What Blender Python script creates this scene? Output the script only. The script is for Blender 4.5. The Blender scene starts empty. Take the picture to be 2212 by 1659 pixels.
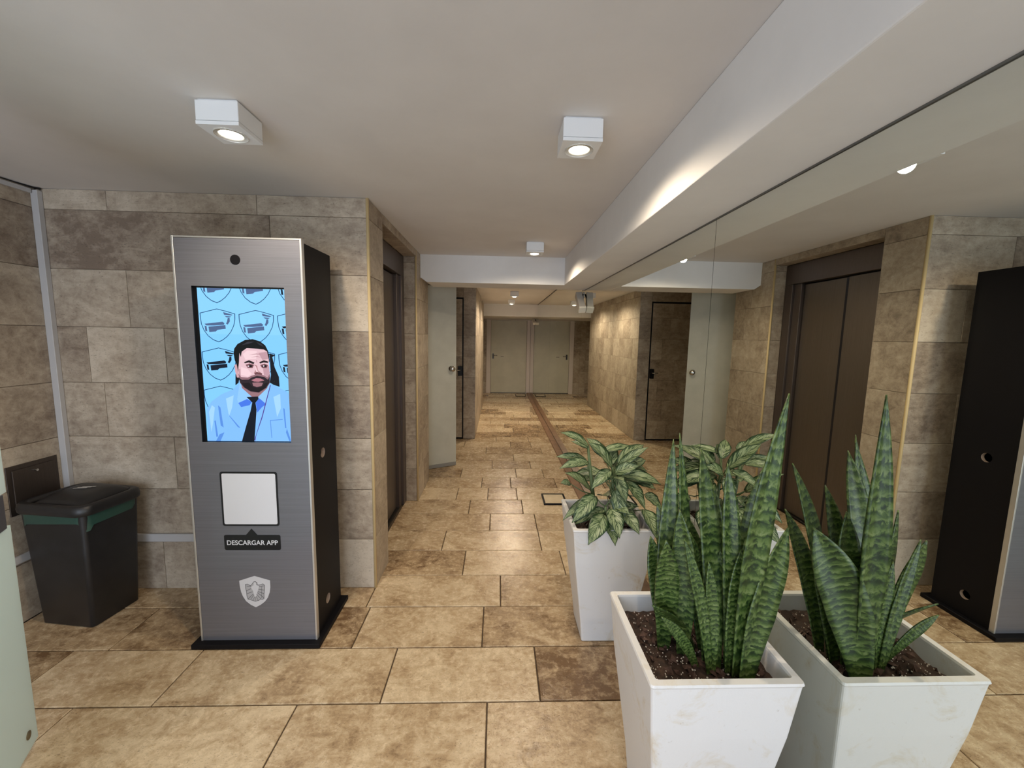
import bpy, math, random
from mathutils import Vector, Matrix
random.seed(7)
scene = bpy.context.scene
COL = scene.collection

# ------------------------------------------------------------------ camera
F_PX, PITCH, YAW, ROLL, EYE = 866.86, 0.1152, 0.0361, 0.0182, 1.45
cp, sp, cy, sy = math.cos(PITCH), math.sin(PITCH), math.cos(YAW), math.sin(YAW)
fwd = Vector((sy*cp, cy*cp, -sp)); rgt = Vector((cy, -sy, 0)); upv = rgt.cross(fwd)
c_, s_ = math.cos(ROLL), math.sin(ROLL)
r2, u2 = c_*rgt + s_*upv, -s_*rgt + c_*upv
cam_d = bpy.data.cameras.new('camera'); cam = bpy.data.objects.new('camera', cam_d); COL.objects.link(cam)
cam_d.sensor_fit = 'HORIZONTAL'; cam_d.sensor_width = 36; cam_d.lens = F_PX/2212*36; cam_d.clip_start = .02
mw = Matrix((r2, u2, -fwd)).transposed().to_4x4(); mw.translation = Vector((0, 0, EYE)); cam.matrix_world = mw
scene.camera = cam

# ------------------------------------------------------------------ world, daylight opening, exposure
W = bpy.data.worlds.new('world'); scene.world = W; W.use_nodes = True
bg = W.node_tree.nodes['Background']; bg.inputs[0].default_value = (.76, .86, 1.0, 1); bg.inputs[1].default_value = 4.5
pl = bpy.data.lights.new('entrance_daylight_offscreen', 'AREA'); pl.shape = 'RECTANGLE'; pl.size = 2.5; pl.size_y = 2.0
pl.cycles.is_portal = True
po = bpy.data.objects.new('entrance_daylight_offscreen', pl); COL.objects.link(po)
po.location = (-.95, -1.90, 1.03); po.rotation_euler = (math.radians(90), 0, 0)      # faces into the lobby (+Y)
vs = scene.view_settings; vs.view_transform = 'Standard'; vs.look = 'None'; vs.exposure = 0.18; vs.gamma = 1.0
vs.use_curve_mapping = False
scene.cycles.max_bounces = 7; scene.cycles.diffuse_bounces = 4; scene.cycles.glossy_bounces = 4
SPOT_W = 25.0
WARM = (1.0, .83, .62)

# ------------------------------------------------------------------ measures of the place (metres)
XM = .8324            # mirror plane
ZC, ZB = 2.1525, 1.919
XB = .5775            # side face of the long beam
YK, XE, XL = 2.195, -.685, -2.335
YB, YB2 = 3.606, 3.95
E0, E1, EZ, ED = 2.459, 3.435, 2.10, .107
YW2 = 3.976
YD, XH, YQ, YH, YEND = 5.64, -.3155, 8.70, 8.64, 10.42
YN = -1.9             # entrance end, behind the camera

# ------------------------------------------------------------------ materials
MATS = {}
def nodes_of(name):
    m = bpy.data.materials.new(name); m.use_nodes = True
    nt = m.node_tree; b = nt.nodes['Principled BSDF']; MATS[name] = m
    return m, nt, b
def plain(name, col, rough=.5, metal=0, spec=.5, **kw):
    m, nt, b = nodes_of(name)
    b.inputs['Base Color'].default_value = (*col, 1); b.inputs['Roughness'].default_value = rough
    b.inputs['Metallic'].default_value = metal; b.inputs['Specular IOR Level'].default_value = spec
    for k, v in kw.items(): b.inputs[k.replace('_', ' ')].default_value = v
    return m
def emit(name, col, s=1.0):
    m, nt, b = nodes_of(name)
    b.inputs['Base Color'].default_value = (0, 0, 0, 1); b.inputs['Specular IOR Level'].default_value = 0.25
    b.inputs['Roughness'].default_value = .25
    b.inputs['Emission Color'].default_value = (*col, 1); b.inputs['Emission Strength'].default_value = s
    return m
def srgb(r, g, b_):
    f = lambda c: (c/255/12.92) if c/255 <= .04045 else ((c/255+.055)/1.055)**2.4
    return (f(r), f(g), f(b_))
def N(nt, t, **kw):
    n = nt.nodes.new(t)
    for k, v in kw.items():
        if k in n.inputs: n.inputs[k].default_value = v
        else: setattr(n, k, v)
    return n
def ramp(nt, stops):
    r = nt.nodes.new('ShaderNodeValToRGB'); e = r.color_ramp.elements
    while len(e) < len(stops): e.new(.5)
    for x, (p, c) in zip(e, stops): x.position = p; x.color = (*c, 1)
    return r
def math_n(nt, op, a, b=None, clamp=False):
    m = nt.nodes.new('ShaderNodeMath'); m.operation = op; m.use_clamp = clamp
    for i, v in enumerate((a, b)):
        if v is None: continue
        if isinstance(v, (int, float)): m.inputs[i].default_value = v
        else: nt.links.new(v, m.inputs[i])
    return m.outputs[0]

def stone(name, dark, mid, pale, rough=.5, bump=.25, scale=1.0, pit=.5, con=1.0, tw=.95):
    """limestone: mottled tone, veins, pits; the tone of each block comes from the object's own colour"""
    m, nt, b = nodes_of(name); L = nt.links.new
    geo = N(nt, 'ShaderNodeNewGeometry'); oi = N(nt, 'ShaderNodeObjectInfo')
    off = N(nt, 'ShaderNodeCombineXYZ')
    for i, k in enumerate((53., 31., 17.)): L(math_n(nt, 'MULTIPLY', oi.outputs['Random'], k), off.inputs[i])
    add = N(nt, 'ShaderNodeVectorMath', operation='ADD'); L(geo.outputs['Position'], add.inputs[0]); L(off.outputs[0], add.inputs[1])
    P = add.outputs[0]
    n1 = N(nt, 'ShaderNodeTexNoise', Scale=3.2*scale, Detail=5., Roughness=.68, Distortion=.7); L(P, n1.inputs['Vector'])
    n2 = N(nt, 'ShaderNodeTexNoise', Scale=24*scale, Detail=5., Roughness=.72, Distortion=.4); L(P, n2.inputs['Vector'])
    mp = N(nt, 'ShaderNodeMapping'); mp.inputs['Scale'].default_value = (2.2, 5.5, 7.0); mp.inputs['Rotation'].default_value = (.2, .1, .35); L(P, mp.inputs[0])
    n3 = N(nt, 'ShaderNodeTexNoise', Scale=2.0*scale, Detail=5., Roughness=.7, Distortion=1.6); L(mp.outputs[0], n3.inputs['Vector'])
    t = math_n(nt, 'ADD', math_n(nt, 'MULTIPLY', math_n(nt, 'SUBTRACT', n1.outputs[0], .5), 1.15*con), .5)
    sep = N(nt, 'ShaderNodeSeparateColor'); L(oi.outputs['Color'], sep.inputs[0])
    t = math_n(nt, 'ADD', t, math_n(nt, 'MULTIPLY', math_n(nt, 'SUBTRACT', sep.outputs[0], .5), tw))
    t = math_n(nt, 'ADD', t, math_n(nt, 'MULTIPLY', math_n(nt, 'SUBTRACT', n2.outputs[0], .5), .75*con))
    t = math_n(nt, 'ADD', t, math_n(nt, 'MULTIPLY', math_n(nt, 'SUBTRACT', n3.outputs[0], .5), .60*con*con))
    rp = ramp(nt, [(.08, dark), (.48, mid), (.88, pale)]); L(t, rp.inputs[0])
    pr = ramp(nt, [(.30, (0, 0, 0)), (.40, (1, 1, 1))]); 
    n4 = N(nt, 'ShaderNodeTexNoise', Scale=34*scale, Detail=3., Roughness=.6); L(mp.outputs[0], n4.inputs['Vector'])
    L(n4.outputs[0], pr.inputs[0])
    mx = N(nt, 'ShaderNodeMix', data_type='RGBA', blend_type='MULTIPLY'); mx.inputs[0].default_value = pit
    L(rp.outputs[0], mx.inputs[6]); L(pr.outputs[0], mx.inputs[7])
    L(mx.outputs[2], b.inputs['Base Color'])
    L(math_n(nt, 'ADD', math_n(nt, 'MULTIPLY', n2.outputs[0], .35), rough-.17), b.inputs['Roughness'])
    bp = N(nt, 'ShaderNodeBump', Strength=bump, Distance=.004)
    L(math_n(nt, 'ADD', n2.outputs[0], math_n(nt, 'MULTIPLY', pr.outputs[0], .5)), bp.inputs['Height']); L(bp.outputs[0], b.inputs['Normal'])
    return m
WALL_ST = stone('wall_limestone', (.20, .148, .108), (.39, .318, .240), (.555, .475, .375), rough=.55, pit=.42, tw=.75, con=1.15, bump=.4)
FLOOR_ST = stone('floor_limestone', (.175, .100, .048), (.475, .338, .198), (.70, .555, .37), rough=.24, bump=.3, pit=.45, scale=1.55, con=1.25)
GROUT_W = plain('wall_joint_mortar', (.30, .235, .175), .9)
GROUT_F = plain('floor_joint_mortar', (.085, .056, .033), .9)

def noisy(name, c0, c1, sc=6., rough=.6, bump=.05, bsc=60., **kw):
    m, nt, b = nodes_of(name); L = nt.links.new
    tc = N(nt, 'ShaderNodeNewGeometry')
    n = N(nt, 'ShaderNodeTexNoise', Scale=sc, Detail=6., Roughness=.6); L(tc.outputs['Position'], n.inputs['Vector'])
    r = ramp(nt, [(.35, c0), (.65, c1)]); L(n.outputs[0], r.inputs[0]); L(r.outputs[0], b.inputs['Base Color'])
    b.inputs['Roughness'].default_value = rough
    n2 = N(nt, 'ShaderNodeTexNoise', Scale=bsc, Detail=4.); L(tc.outputs['Position'], n2.inputs['Vector'])
    bp = N(nt, 'ShaderNodeBump', Strength=bump, Distance=.002); L(n2.outputs[0], bp.inputs['Height']); L(bp.outputs[0], b.inputs['Normal'])
    for k, v in kw.items(): b.inputs[k.replace('_', ' ')].default_value = v
    return m
PLASTER = noisy('ceiling_plaster', (.668, .637, .612), (.718, .687, .662), 2.5, .85, .12, 40)
BEAMW = noisy('beam_plaster', (.72, .70, .68), (.77, .75, .73), 3, .8, .10, 40)
WHITE_P = noisy('white_paint', (.70, .69, .66), (.76, .75, .72), 8, .45, .03)
PLANTER = None
def planter_mat():
    m, nt, b = nodes_of('planter_white'); L = nt.links.new
    g = N(nt, 'ShaderNodeNewGeometry')
    n = N(nt, 'ShaderNodeTexNoise', Scale=5.5, Detail=9., Roughness=.7, Distortion=.6); L(g.outputs['Position'], n.inputs['Vector'])
    r = ramp(nt, [(.30, (.58, .48, .35)), (.38, (.69, .655, .60)), (.45, (.74, .735, .735))]); L(n.outputs[0], r.inputs[0])
    n2 = N(nt, 'ShaderNodeTexNoise', Scale=45, Detail=8., Roughness=.75); L(g.outputs['Position'], n2.inputs['Vector'])
    r2_ = ramp(nt, [(.25, (.45, .38, .30)), (.36, (1, 1, 1))]); L(n2.outputs[0], r2_.inputs[0])
    mx = N(nt, 'ShaderNodeMix', data_type='RGBA', blend_type='MULTIPLY'); mx.inputs[0].default_value = .8
    L(r.outputs[0], mx.inputs[6]); L(r2_.outputs[0], mx.inputs[7]); L(mx.outputs[2], b.inputs['Base Color'])
    b.inputs['Roughness'].default_value = .45
    bp = N(nt, 'ShaderNodeBump', Strength=.15, Distance=.003); L(n2.outputs[0], bp.inputs['Height']); L(bp.outputs[0], b.inputs['Normal'])
    return m
PLANTER = planter_mat()
MIRROR = plain('mirror_silver', (.80, .825, .775), 0.0, 1.0)
MIRROR_EDGE = plain('mirror_edge', (.05, .06, .055), .3)
DARK_TRIM = plain('dark_steel_trim', (.06, .055, .05), .35, .8)
KERB = noisy('brown_kerb', (.19, .10, .055), (.29, .17, .10), 9, .45, .1)
STEEL = None
def brushed(name, col, rough, metal, amp=.25, axis='Z', aniso=0.):
    m, nt, b = nodes_of(name); L = nt.links.new
    g = N(nt, 'ShaderNodeNewGeometry'); mp = N(nt, 'ShaderNodeMapping')
    mp.inputs['Scale'].default_value = (400, 400, 3) if axis == 'Z' else (3, 400, 400)
    L(g.outputs['Position'], mp.inputs[0])
    n = N(nt, 'ShaderNodeTexNoise', Scale=1., Detail=3.); L(mp.outputs[0], n.inputs['Vector'])
    lo = tuple(c*(1-amp) for c in col); hi = tuple(c*(1+amp) for c in col)
    r = ramp(nt, [(.3, lo), (.7, hi)]); L(n.outputs[0], r.inputs[0]); L(r.outputs[0], b.inputs['Base Color'])
    b.inputs['Roughness'].default_value = rough; b.inputs['Metallic'].default_value = metal
    if aniso:
        b.inputs['Anisotropic'].default_value = aniso
    return m
LIFT = brushed('bronze_steel', (.17, .142, .127), .42, .8, .10)
LIFT_F = brushed('bronze_steel_frame', (.16, .13, .12), .38, .8, .1)
KIOSK_F = brushed('brushed_grey_panel', (.165, .165, .190), .34, .25, .10, 'X')
_kb = KIOSK_F.node_tree.nodes['Principled BSDF']; _kb.inputs['Coat Weight'].default_value = .5; _kb.inputs['Coat Roughness'].default_value = .04

ALU = plain('aluminium_edge', (.62, .61, .60), .35, .7)
BLACK = plain('black_powder_coat', (.007, .0065, .008), .5, 0, .14)
BLACK_S = plain('black_satin', (.006, .006, .007), .25)
LENS = plain('camera_lens_glass', (.004, .004, .006), .08)
BINP = noisy('bin_plastic', (.013, .0125, .013), (.019, .018, .019), 12, .42, .12, 300)
LINER = plain('green_bin_liner', (.030, .078, .060), .35, 0, .5, Alpha=.9)
SCUFF = plain('pale_print', (.55, .53, .5), .6)
def frosted():
    m, nt, b = nodes_of('frosted_glass'); b.inputs['Base Color'].default_value = (.86, .95, .92, 1); b.inputs['Roughness'].default_value = .28
    tr = N(nt, 'ShaderNodeBsdfTranslucent'); tr.inputs[0].default_value = (.84, .95, .92, 1)
    mx = N(nt, 'ShaderNodeMixShader'); mx.inputs[0].default_value = .5; out = nt.nodes['Material Output']
    nt.links.new(b.outputs[0], mx.inputs[1]); nt.links.new(tr.outputs[0], mx.inputs[2]); nt.links.new(mx.outputs[0], out.inputs[0])
    return m
GLASS = frosted()
CHROME = plain('satin_chrome', (.55, .53, .5), .25, 1)
DOOR_G = noisy('pale_green_paint', (.47, .465, .40), (.53, .525, .455), 5, .4, .05)
DOOR_C = noisy('cream_door_paint', (.53, .505, .39), (.59, .56, .435), 4, .45, .05)
FRAME_P = plain('pinkish_white_frame', (.70, .62, .56), .5)
LAMPW = plain('lamp_white', (.76, .76, .76), .45)
LAMPRING = plain('lamp_ring', (.70, .68, .64), .3, .3)
SOIL = noisy('potting_soil', (.018, .010, .007), (.06, .032, .021), 60, .9, .8, 120)
PERLITE = plain('perlite', (.62, .56, .5), .8)
BARK = noisy('bark_chip', (.045, .022, .016), (.11, .06, .045), 40, .8, .4, 90)
TRUNK = plain('grey_trunking', (.47, .455, .45), .5)
PLATE = brushed('bronze_plate', (.085, .066, .055), .4, .7, .1)
FIXT = plain('fixture_grey', (.44, .41, .36), .5)
FIXTW = plain('fixture_face', (.66, .64, .56), .5)
BROWNEDGE = plain('bullnose_stone', (.62, .47, .24), .45)
MDF = plain('board_edge', (.36, .27, .21), .7)
STEMG = noisy('plant_stem', (.07, .11, .045), (.12, .17, .07), 30, .5)

def leaf_snake():
    m, nt, b = nodes_of('snake_leaf'); L = nt.links.new
    uv = N(nt, 'ShaderNodeUVMap'); sx = N(nt, 'ShaderNodeSeparateXYZ'); L(uv.outputs[0], sx.inputs[0])
    oi = N(nt, 'ShaderNodeObjectInfo')
    cmb = N(nt, 'ShaderNodeCombineXYZ'); L(math_n(nt, 'MULTIPLY', sx.outputs[0], 2.2), cmb.inputs[0]); L(math_n(nt, 'MULTIPLY', sx.outputs[1], 20.), cmb.inputs[1])
    L(math_n(nt, 'MULTIPLY', oi.outputs['Random'], 40), cmb.inputs[2])
    n = N(nt, 'ShaderNodeTexNoise', Scale=1.5, Detail=5., Roughness=.6, Distortion=.5); L(cmb.outputs[0], n.inputs['Vector'])
    w = math_n(nt, 'SINE', math_n(nt, 'ADD', math_n(nt, 'MULTIPLY', sx.outputs[1], 150.), math_n(nt, 'ADD', math_n(nt, 'MULTIPLY', n.outputs[0], 16.), math_n(nt, 'MULTIPLY', oi.outputs['Random'], 30.))))
    t = math_n(nt, 'ADD', math_n(nt, 'MULTIPLY', w, .17), n.outputs[0])
    r = ramp(nt, [(.27, (.010, .026, .006)), (.45, (.038, .074, .015)), (.62, (.082, .132, .030)), (.84, (.170, .220, .085))]); L(t, r.inputs[0])
    L(r.outputs[0], b.inputs['Base Color']); b.inputs['Roughness'].default_value = .38
    b.inputs['Subsurface Weight'].default_value = 0.0
    bp = N(nt, 'ShaderNodeBump', Strength=.15, Distance=.002); L(n.outputs[0], bp.inputs['Height']); L(bp.outputs[0], b.inputs['Normal'])
    return m
def leaf_silver():
    m, nt, b = nodes_of('silver_leaf'); L = nt.links.new
    uv = N(nt, 'ShaderNodeUVMap'); sx = N(nt, 'ShaderNodeSeparateXYZ'); L(uv.outputs[0], sx.inputs[0])
    oi = N(nt, 'ShaderNodeObjectInfo')
    au = math_n(nt, 'ABSOLUTE', math_n(nt, 'SUBTRACT', sx.outputs[0], .5))          # 0 at midrib .. .5 at edge
    # feathered veins run from the midrib towards the tip
    d = math_n(nt, 'SUBTRACT', sx.outputs[1], math_n(nt, 'MULTIPLY', au, .75))
    cmb = N(nt, 'ShaderNodeCombineXYZ'); L(math_n(nt, 'MULTIPLY', au, 2.2), cmb.inputs[0]); L(math_n(nt, 'MULTIPLY', d, 11.), cmb.inputs[1])
    L(math_n(nt, 'ADD', math_n(nt, 'MULTIPLY', oi.outputs['Random'], 40), math_n(nt, 'GREATER_THAN', sx.outputs[0], .5)), cmb.inputs[2])
    n = N(nt, 'ShaderNodeTexNoise', Scale=1.9, Detail=4., Roughness=.6, Distortion=.3); L(cmb.outputs[0], n.inputs['Vector'])
    edge = math_n(nt, 'MULTIPLY', math_n(nt, 'POWER', math_n(nt, 'MULTIPLY', au, 2.), 5.), .26)
    mid = math_n(nt, 'MULTIPLY', math_n(nt, 'LESS_THAN', au, .018), .14)
    t = math_n(nt, 'SUBTRACT', n.outputs[0], math_n(nt, 'ADD', edge, mid))
    r = ramp(nt, [(.38, (.014, .040, .012)), (.45, (.045, .095, .032)), (.485, (.20, .26, .125)), (.64, (.33, .39, .225))]); L(t, r.inputs[0])
    L(r.outputs[0], b.inputs['Base Color']); b.inputs['Roughness'].default_value = .40
    return m
SNAKE_M, SILVER_M = leaf_snake(), leaf_silver()

# ------------------------------------------------------------------ mesh helpers
def link(name, me, mat=None, parent=None, loc=(0, 0, 0)):
    o = bpy.data.objects.new(name, me); COL.objects.link(o); o.location = loc
    if parent is not None:
        o.parent = parent
        # parents sit unrotated, so a child placed in world metres only loses the parent's own location
        o.location = Vector(loc) - world_loc(parent)
    if mat and me is not None and not me.materials: me.materials.append(mat)
    return o
def world_loc(o):
    v = Vector(o.location)
    while o.parent is not None: o = o.parent; v += Vector(o.location)
    return v
def mesh(name, V, Fc, smooth=False):
    me = bpy.data.meshes.new(name); me.from_pydata([tuple(v) for v in V], [], Fc); me.update()
    if smooth:
        for p_ in me.polygons: p_.use_smooth = True
    return me
def empty(name, loc):
    o = bpy.data.objects.new(name, None); COL.objects.link(o); o.location = loc; o.empty_display_size = .1; return o
def tag(o, label, cat, group=None):
    o['label'] = label; o['category'] = cat
    if group: o['group'] = group
    return o
def struct(o, label=None):
    o['kind'] = 'structure'
    if label: o['label'] = label
    return o
class MB:
    def __init__(s): s.V, s.F = [], []
    def add(s, V, Fc):
        n = len(s.V); s.V += [Vector(v) for v in V]; s.F += [tuple(i+n for i in f) for f in Fc]; return s
    def box(s, x0, x1, y0, y1, z0, z1, b=0.):
        if b <= 0:
            V = [(x, y, z) for z in (z0, z1) for (x, y) in ((x0, y0), (x1, y0), (x1, y1), (x0, y1))]
            return s.add(V, [(3, 2, 1, 0), (4, 5, 6, 7), (0, 1, 5, 4), (1, 2, 6, 5), (2, 3, 7, 6), (3, 0, 4, 7)])
        # chamfered box: 24 vertices
        V, idx = [], {}
        for ix, (xa, xi) in enumerate(((x0, x0+b), (x1, x1-b))):
            for iy, (ya, yi) in enumerate(((y0, y0+b), (y1, y1-b))):
                for iz, (za, zi) in enumerate(((z0, z0+b), (z1, z1-b))):
                    for k, v in enumerate(((xa, yi, zi), (xi, ya, zi), (xi, yi, za))):
                        idx[ix, iy, iz, k] = len(V); V.append(v)
        Fc = []
        for s0 in (0, 1):
            Fc.append([idx[s0, 0, 0, 0], idx[s0, 1, 0, 0], idx[s0, 1, 1, 0], idx[s0, 0, 1, 0]])
            Fc.append([idx[0, s0, 0, 1], idx[1, s0, 0, 1], idx[1, s0, 1, 1], idx[0, s0, 1, 1]])
            Fc.append([idx[0, 0, s0, 2], idx[1, 0, s0, 2], idx[1, 1, s0, 2], idx[0, 1, s0, 2]])
        for a in (0, 1):
            for c in (0, 1):
                Fc.append([idx[a, c, 0, 0], idx[a, c, 1, 0], idx[a, c, 1, 1], idx[a, c, 0, 1]])
                Fc.append([idx[a, 0, c, 0], idx[a, 1, c, 0], idx[a, 1, c, 2], idx[a, 0, c, 2]])
                Fc.append([idx[0, a, c, 1], idx[1, a, c, 1], idx[1, a, c, 2], idx[0, a, c, 2]])
        for a in (0, 1):
            for c in (0, 1):
                for d in (0, 1): Fc.append([idx[a, c, d, 0], idx[a, c, d, 1], idx[a, c, d, 2]])
        cen = Vector(((x0+x1)/2, (y0+y1)/2, (z0+z1)/2)); out = []
        for f in Fc:
            p = [Vector(V[i]) for i in f]; nrm = (p[1]-p[0]).cross(p[2]-p[0]); m_ = sum(p, Vector())/len(p)
            out.append(tuple(f if nrm.dot(m_-cen) > 0 else f[::-1]))
        return s.add(V, out)
    def tube(s, pts, rads, n=8):
        pts = [Vector(p) for p in pts]; rings = []
        for i, p in enumerate(pts):
            t = (pts[min(i+1, len(pts)-1)] - pts[max(i-1, 0)]).normalized()
            a = t.orthogonal().normalized() if abs(t.z) > .9 else t.cross(Vector((0, 0, 1))).normalized()
            b = t.cross(a)
            r = rads[i] if isinstance(rads, (list, tuple)) else rads
            rings.append([p + r*(math.cos(2*math.pi*k/n)*a + math.sin(2*math.pi*k/n)*b) for k in range(n)])
        return s.loft(rings, True, True)
    def loft(s, rings, cap0=False, cap1=False, closed=True):
        n = len(rings[0]); V = [v for r in rings for v in r]; Fc = []
        for i in range(len(rings)-1):
            for k in range(n if closed else n-1):
                a, b = i*n+k, i*n+(k+1) % n
                Fc.append((a, b, b+n, a+n))
        if cap0: Fc.append(tuple(range(n-1, -1, -1)))
        if cap1: Fc.append(tuple((len(rings)-1)*n+k for k in range(n)))
        return s.add(V, Fc)
    def poly(s, pts2, f0, f1=None):
        """polygon given in 2-D; f0 maps it to 3-D, f1 (optional) is the back side of a thin plate"""
        n = len(pts2)
        if f1 is None: return s.add([f0(*p) for p in pts2], [tuple(range(n))])
        V = [f0(*p) for p in pts2] + [f1(*p) for p in pts2]
        Fc = [tuple(range(n)), tuple(range(2*n-1, n-1, -1))] + [(i, i+n, (i+1) % n+n, (i+1) % n) for i in range(n)]
        return s.add(V, Fc)
    def build(s, name, mat, parent=None, smooth=False, origin=None, bevel=0.):
        if origin is None:
            lo = [min(v[i] for v in s.V) for i in range(3)]; hi = [max(v[i] for v in s.V) for i in range(3)]
            origin = Vector(((lo[0]+hi[0])/2, (lo[1]+hi[1])/2, lo[2]))
        origin = Vector(origin)
        me = mesh(name, [v-origin for v in s.V], s.F, smooth)
        o = link(name, me, mat, parent, origin)
        if bevel:
            md = o.modifiers.new('bevel', 'BEVEL'); md.width = bevel; md.segments = 2; md.limit_method = 'ANGLE'
        return o
def rrect(w, d, r, z, cx=0, cy=0, ang=0, n=5):
    out = []
    for (sx_, sy_, a0) in ((1, 1, 0), (-1, 1, 90), (-1, -1, 180), (1, -1, 270)):
        for k in range(n+1):
            a = math.radians(a0 + 90*k/n)
            x = sx_*(w/2-r) + r*math.cos(a); y = sy_*(d/2-r) + r*math.sin(a)
            out.append(Vector((cx + x*math.cos(ang) - y*math.sin(ang), cy + x*math.sin(ang) + y*math.cos(ang), z)))
    return out
def slab(name, parent, o, u, v, n, u0, u1, v0, v1, mat, th=.012, gap=.0022, ch=.0022, tone=None, lift=0.):
    """one stone piece lying on a face: o origin, u/v in the face, n outward normal; own edges, joint left open"""
    o, u, v, n = Vector(o), Vector(u), Vector(v), Vector(n)
    a0, a1, b0, b1 = u0+gap, u1-gap, v0+gap, v1-gap
    if a1-a0 < .006 or b1-b0 < .006: return None
    cen = o + u*(u0+u1)/2 + v*(v0+v1)/2
    def ring(ins, h): return [o + u*x + v*y + n*h - cen for (x, y) in ((a0+ins, b0+ins), (a1-ins, b0+ins), (a1-ins, b1-ins), (a0+ins, b1-ins))]
    V = ring(0, -th) + ring(0, lift-ch) + ring(ch, lift)
    Fc = [(8, 9, 10, 11)]
    for r in (0, 4):
        for k in range(4): Fc.append((r+k, r+(k+1) % 4, r+4+(k+1) % 4, r+4+k))
    if u.cross(v).dot(n) < 0: Fc = [f[::-1] for f in Fc]
    ob = link(name, mesh(name, V, Fc), mat, parent, cen)
    t = random.random() if tone is None else tone
    ob.color = (t, t, t, 1)
    return ob

# ------------------------------------------------------------------ large structure
ROWS = [0, .294, .587, .880, 1.173, 1.466, 1.760, 2.053, ZC]
X_, Y_, Z_ = Vector((1, 0, 0)), Vector((0, 1, 0)), Vector((0, 0, 1))

# floor
fm = MB().box(XL-.1, XM+.08, YN-.1, YEND+.1, -.10, -.007)
floor = struct(fm.build('floor', GROUT_F, origin=(0, 0, -.10)), 'floor of worn tan limestone slabs laid in staggered courses')
RY0, RP = 1.740, .2875
known = {-2: [-1.62, -.771, -.024], -1: [-1.908, -1.332, -.450, .190], 0: [-1.761, -.665, -.057], 1: [-1.55, -.690, .033],
         2: [-.200, .440], 3: [-.368, .320], 4: [-.045, .318], 5: [-.227, .228], 6: [-.360, -.076, .193], 7: [-.144, .144, .596],
         8: [-.375, .210, .503], 9: [-.05, .388], 10: [-.60, .206], 11: [-.136, .577], 12: [-.437, .186, .464], 13: [-.01, .45], 14: [.20]}
ktone = {(0, 2): .60, (-1, 3): .72, (-1, 4): .22, (-1, 2): .62, (-1, 1): .66, (-1, 0): .35, (0, 1): .35, (0, 3): .40, (1, 1): .55,
         (1, 2): .66, (2, 0): .38, (2, 1): .62, (2, 2): .66, (3, 0): .55, (3, 1): .60, (3, 2): .72, (-2, 1): .7, (-2, 2): .62, (-2, 3): .5}
rf = random.Random(3)
for k in range(-8, 31):
    y0, y1 = RY0 + RP*k, RY0 + RP*(k+1)
    ym = (y0+y1)/2
    y1 = min(y1, YEND)
    if ym < YK: xl = XL
    elif ym < YW2: xl = -.80
    elif ym < YD: xl = -1.50
    elif ym < YQ: xl = XH - .02
    else: xl = -1.2
    if k in known: js = [j for j in known[k] if j > xl + .05]
    else:
        js, x = [], xl + rf.uniform(.2, .6)
        while x < .70: js.append(x); x += rf.uniform(.30, .72)
    xs = [xl] + js + [.838]
    for i in range(len(xs)-1):
        t = ktone.get((k, i), rf.uniform(.38, .78) if k > 3 else rf.uniform(.35, .68))
        if k > 13: t = rf.choice((.3, .5, .62, .7, .8, .85))
        slab('floor_slab', floor, (0, 0, 0), X_, Y_, Z_, xs[i], xs[i+1], y0, y1, FLOOR_ST, th=.02, gap=.0028, ch=.0025, tone=t, lift=rf.uniform(-.0012, .0006))
# the short strip of paving between the kiosk wall's foot and the threshold line is the same course, already laid

# ceiling with its two beams
cm = MB().box(XL-.1, XM+.08, YN-.1, YEND+.1, ZC, ZC+.12)
ceiling = struct(cm.build('ceiling', PLASTER, origin=(0, 0, ZC)), 'flat off-white plaster ceiling')
struct(MB().box(XB, XM+.08, YN, YB2, ZB, ZC).build('trim_1', BEAMW, bevel=.004), 'long white beam above the mirror wall')
cb = MB()
prof = [(XE-.03, ZC), (XE-.03, ZB+.035), (XE+.005, ZB+.035), (XE+.055, ZB), (XB+.001, ZB), (XB+.001, ZC)]
cb.poly(prof, lambda x, z: (x, YB, z), lambda x, z: (x, YB2, z))
struct(cb.build('trim_2', BEAMW), 'white cross beam over the corridor mouth with a chamfered end')
struct(MB().box(XH-.9, XM, YH, YEND, 1.90, ZC).build('trim_3', BEAMW), 'dropped soffit in front of the cream end door')

# kiosk wall (its face looks at the camera)
wb = MB().box(XL-.08, XE-.008, YK+.007, E0-.008, 0, ZC)
wall_back = struct(wb.build('wall_back', GROUT_W, origin=(-1.5, YK+.1, 0)), 'limestone block wall behind the kiosk')
kj = {7: [-1.996, -1.25], 6: [-1.189], 5: [-1.93, -1.35, -.95], 4: [-2.157, -1.763, -1.15], 3: [-2.095, -1.45, -.98], 2: [-1.755, -1.10], 1: [-2.02, -1.42], 0: [-1.86, -1.2]}
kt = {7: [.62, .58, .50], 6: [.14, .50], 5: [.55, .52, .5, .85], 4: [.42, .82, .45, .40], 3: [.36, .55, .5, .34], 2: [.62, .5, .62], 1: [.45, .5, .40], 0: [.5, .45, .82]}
for r in range(8):
    xs = [XL] + kj[r] + [XE]
    for i in range(len(xs)-1):
        slab('stone_block', wall_back, (0, YK, 0), X_, Z_, -Y_, xs[i], xs[i+1], ROWS[r], ROWS[r+1], WALL_ST, tone=kt[r][i], gap=.0012, ch=.0015, lift=rf.uniform(-.0008, .0008))

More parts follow.
